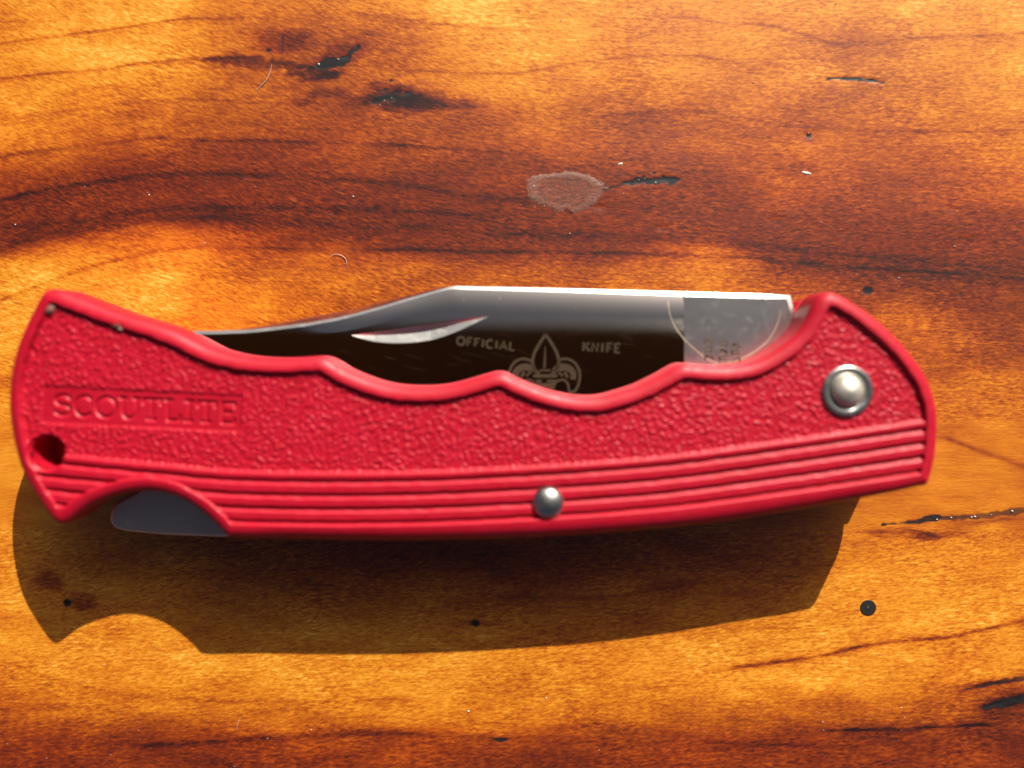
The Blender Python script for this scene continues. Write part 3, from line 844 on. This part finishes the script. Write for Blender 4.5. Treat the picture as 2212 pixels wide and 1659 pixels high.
# ---- pivot with washer, and the rear pin
c = P(1830, 845, 12.75)
washer = lathe('pivot_washer', c[0], c[1], [(3.05, 12.3), (3.05, 12.90), (2.98, 13.0), (2.75, 13.06), (2.35, 13.04), (2.16, 12.96), (2.08, 12.82), (0.01, 12.82)], PIN2, knife)
lathe('pivot_pin', c[0] + 0.02, c[1], [(1.84, 12.0), (1.82, 13.0), (1.74, 13.28), (1.55, 13.52), (1.2, 13.74), (0.7, 13.95), (0.3, 14.08), (0.1, 14.12), (0.01, 14.12)], PIN, washer)
c = P(1184, 1086, 13.1)
lathe('back_pin', c[0], c[1], [(1.92, 12.5), (1.92, 13.0), (1.85, 13.25), (1.66, 13.5), (1.3, 13.76), (0.85, 13.95), (0.4, 14.06), (0.12, 14.1), (0.01, 14.1)], PIN2, knife)

# ---- grime caught behind the rim
GRIME = mat_plain('grime', (0.24, 0.11, 0.09), 0.8)
def lump(name, pts, mat, parent=None, z=0.0, h=0.1, seed=0, n=18, jag=.2):
    """small irregular flattened lump over an ellipse (cx,cy,rx,ry,ang) in pixels at height z"""
    cx, cy, rx, ry, a = pts; r = np.random.default_rng(seed); a = math.radians(a)
    V = []; Fc = []; rad = 1 + jag * r.normal(size=n); rad = (rad + np.roll(rad, 1) + np.roll(rad, -1)) / 3
    for lv, (f, zz) in enumerate(((1, -0.02), (.92, .45 * h), (.6, .9 * h), (.25, h))):
        for k in range(n):
            t = 2 * math.pi * k / n; u = rx * f * rad[k] * math.cos(t); v = ry * f * rad[k] * math.sin(t)
            q = P(cx + u * math.cos(a) - v * math.sin(a), cy + u * math.sin(a) + v * math.cos(a), z)
            V.append((q[0], q[1], z + zz * (1 + .25 * r.normal() * (lv > 0))))
    for lv in range(3):
        for k in range(n):
            j = (k + 1) % n; b = lv * n
            Fc.append((b + j, b + k, b + n + k, b + n + j))
    V.append((*P(cx, cy, z)[:2], z + h)); t = len(V) - 1
    for k in range(n): Fc.append((3 * n + (k + 1) % n, 3 * n + k, t))
    return mesh_obj(name, V, Fc, mat, parent)
lump('grime', (108, 668, 9, 12, 30), GRIME, front, 12.85, 0.32, 1, jag=.5)
lump('grime', (252, 702, 13, 6, 25), GRIME, front, 12.85, 0.30, 2, jag=.6)
lump('grime', (262, 711, 5, 6, 0), mat_plain('pale_grit', (0.5, 0.32, 0.24), .7), front, 12.85, 0.22, 3, jag=.5)

# ------------------------------------------------------------------ small things on the wood
m = NT('dried_varnish_skin'); p = m.pos()
tr = m.n('ShaderNodeBsdfTransparent'); mx = m.n('ShaderNodeMixShader')
f = m.math('ADD', m.map(m.noise(p, 3.2, 5, 0.7), 0.35, 0.75, 0.04, 0.40), m.math('MULTIPLY', m.attr('crust').outputs['Fac'], 0.20), clamp=True)
m.l(f, mx.inputs[0]); m.l(tr.outputs[0], mx.inputs[1]); m.l(m.b.outputs[0], mx.inputs[2])
m.l(mx.outputs[0], m.t.nodes['Material Output'].inputs[0])
m.set(Base_Color=(0.42, 0.25, 0.20), Roughness=0.25, Normal=m.bump(m.noise(p, 5.0, 4, 0.7), 1.0, 0.12))
def droplet():
    r = np.random.default_rng(3); n = 90; rings = 9; V = []; Fc = []
    edge = catmull([(1137,402),(1145,384),(1165,377),(1200,374),(1240,372),(1270,378),(1300,393),(1314,404),(1300,418),(1285,440),(1262,455),(1240,462),(1222,452),(1200,457),(1185,447),(1165,443),(1150,436),(1140,418)], 5)
    cx, cy = 1222, 413
    for i in range(rings):
        f = 1 - i / rings
        for k in range(len(edge)):
            ex, ey = edge[k]; jx = 1.5 * r.normal() * (i < 2)
            q = P(cx + (ex - cx) * f + jx, cy + (ey - cy) * f + jx, 0)
            z = (0.02 if i == 0 else 0.10 + 0.06 * min(i, 1) - 0.012 * max(0, i - 2)) + 0.012 * r.normal() * (i > 0)
            V.append((q[0], q[1], z))
    n = len(edge)
    for i in range(rings - 1):
        for k in range(n):
            j = (k + 1) % n; Fc.append((i * n + j, i * n + k, (i + 1) * n + k, (i + 1) * n + j))
    q = P(cx, cy, 0); V.append((q[0], q[1], 0.1)); t = len(V) - 1
    for k in range(n): Fc.append(((rings - 1) * n + (k + 1) % n, (rings - 1) * n + k, t))
    o = mesh_obj('dried_droplet', V, Fc, m.m)
    at = o.data.attributes.new('crust', 'FLOAT', 'POINT')
    at.data.foreach_set('value', np.array([(0.7, 1.0, .5, 0, 0, 0, 0, 0, 0)[min(k // n, 8)] for k in range(len(V))], np.float32))
    return o
tag(droplet(), 'pale crusty dried droplet on the wood above the blade', 'droplet')
LINT = mat_plain('pale_lint', (0.60, 0.44, 0.36), 0.6)
WHITE = mat_plain('white_chip', (0.80, 0.76, 0.70), 0.4)
def fibre(pts, r, label):
    c = catmull(pts, 10, False); rs = np.interp(np.linspace(0, 1, len(c)), [0, .3, .7, 1], [r * .25, r * .6, r * .8, r * .25])
    q = P(c[:, 0], c[:, 1], 0); q[:, 2] = 0.06 + 0.05 * np.sin(np.linspace(0, math.pi, len(c)))
    V = []; Fc = []; n = 6
    d = np.gradient(q, axis=0); d /= np.linalg.norm(d, axis=1, keepdims=True)
    for i in range(len(q)):
        s_ = np.cross(d[i], [0, 0, 1]); s_ /= np.linalg.norm(s_)
        for k in range(n):
            a = 2 * math.pi * k / n; V.append(q[i] + rs[i] * (math.cos(a) * s_ + math.sin(a) * np.array([0, 0, 1])))
    for i in range(len(q) - 1):
        for k in range(n):
            j = (k + 1) % n; Fc.append((i * n + k, i * n + j, (i + 1) * n + j, (i + 1) * n + k))
    return tag(mesh_obj('fibre', V, Fc, LINT), label, 'fibre', 'stray fibres on the wood')
fibre([(588,138),(584,155),(577,172),(563,187),(553,199)], .07, 'pale curved hair below the reddish knot at upper left')
fibre([(712,556),(722,550),(735,551),(747,560),(750,577)], .06, 'pale hooked hair on the wood above the blade tip')
fibre([(512,1578),(514,1562),(520,1550)], .045, 'faint short hair on the wood near the bottom edge')
lump_l = [((1742.5,374,11.5,3.2,13), 'thin white chip on the dark band at upper right'), ((1340,354,6,2.4,-12), 'small white chip above the black crack beside the droplet')]
for k, (g, lb) in enumerate(lump_l):
    tag(lump('chip', g, WHITE, None, 0.0, 0.09, 40 + k, 14, .08), lb, 'chip', 'white chips on the wood')
# dust: uncountable specks, plus pale ones painted as glints in pits and cracks
def dust():
    r = np.random.default_rng(12); V = []; Fc = []
    spots = [(1747,288,3.6),(183,403,2),(322,421,3.4),(33,485,3),(787,606,3),(442,525,3),(763,424,4),(552,403,2.6),(870,183,2.6),(821,227,2.6),(1211,44,3),(1805,8,3),(1627,178,2.6),(1914,285,2.4),(1895,328,3),(1838,412,2.4),(2122,452,3),(1774,480,2.6),(2062,532,3),(1942,600,3.4),(1347,418,2.6),(1231,504,2.4),(1153,402,4.4),(1167,378,3),(1197,379,2.6),(1155,447,2.4),(1176,444,2.6),(1272,378,2.4),(1296,402,2.6),(1380,389,3.6),(1416,395,6),(1393,386,3),(2024,1122,4),(2055,1118,3),(2098,1117,4.5),(2106,1116,4),(2140,1112,3.4),(2186,1104,5),(1817,171,3),(1856,174,3),(1873,175,3),(1012,1536,4.5),(672,1576,3),(1180,1508,4),(1875,1311,3),(730,128,5),(688,139,5),(830,217,3),(846,212,3),(1855,628,3)]  # those on pits and cracks stand in for glints
    for _ in range(150): spots.append((r.uniform(0, 2212), r.choice([r.uniform(0, 650), r.uniform(1400, 1659)]), abs(r.normal()) * .7 + .7))
    for x, y, s in spots:
        q = P(x, y, 0); rad = s * 0.030; a0 = r.uniform(0, 6.28); b = len(V); st = r.uniform(.6, 1.6)
        for k in range(5):
            a = a0 + k * 2 * math.pi / 5; V.append((q[0] + rad * st * math.cos(a) * r.uniform(.6, 1.3), q[1] + rad * math.sin(a) * r.uniform(.6, 1.3), 0.0))
        V.append((q[0], q[1], 0.05 + rad * 1.2)); V.append((q[0], q[1], -0.1))
        for k in range(5):
            Fc.append((b + k, b + (k + 1) % 5, b + 5)); Fc.append((b + (k + 1) % 5, b + k, b + 6))
    for _ in range(46):
        x, y = r.uniform(860, 1470), r.uniform(636, 800)
        if y > 700 and r.uniform() < .6: continue
        q = on_blade(x, y); rad = 0.03 + 0.05 * r.uniform() ** 3; b = len(V)
        for k in range(5):
            a = k * 2 * math.pi / 5; V.append((q[0] + rad * math.cos(a) * r.uniform(.6, 1.3), q[1] + rad * math.sin(a) * r.uniform(.6, 1.3), q[2] - .08))
        V.append((q[0], q[1], q[2] + .03)); V.append((q[0], q[1], q[2] - .2))
        for k in range(5): Fc.append((b + k, b + (k + 1) % 5, b + 5)); Fc.append((b + (k + 1) % 5, b + k, b + 6))
    mt = NT('dust'); mt.set(Base_Color=(0.8, 0.74, 0.66), Roughness=0.25)
    return mesh_obj('dust', V, Fc, mt.m, None, False)
tag(dust(), 'tiny pale dust specks scattered over the varnished wood, some painted as glints in the cracks', 'dust', kind='stuff')

# ------------------------------------------------------------------ the phone that takes the picture, mirrored in blade and varnish
def rrect(x0, y0, x1, y1, r, n=10):
    pts = []
    for cx, cy, a in ((x1 - r, y1 - r, 0), (x0 + r, y1 - r, 90), (x0 + r, y0 + r, 180), (x1 - r, y0 + r, 270)):
        for t in np.linspace(0, 90, n): pts.append((cx + r * math.cos(math.radians(a + t)), cy + r * math.sin(math.radians(a + t))))
    return np.array(pts)
BLACKGL = mat_plain('black_phone_glass', (0.004, 0.006, 0.010), 0.3, 0.0, 0.25)
PX0, PX1, PY0, PY1 = -83, 48.5, -45, 19
phone = slab('phone', rrect(PX0, PY0, PX1, PY1, 6), H + 4.0, H + 12.0, 1.6, BLACKGL)
tag(phone, 'black phone held over the knife, seen only as the dark mirror image in the blade', 'phone')
slab('screen', rrect(PX0 + 3, PY0 + 3, PX1 - 3, PY1 - 3, 8), H + 12.02, H + 12.2, 0.05, BLACKGL, phone)
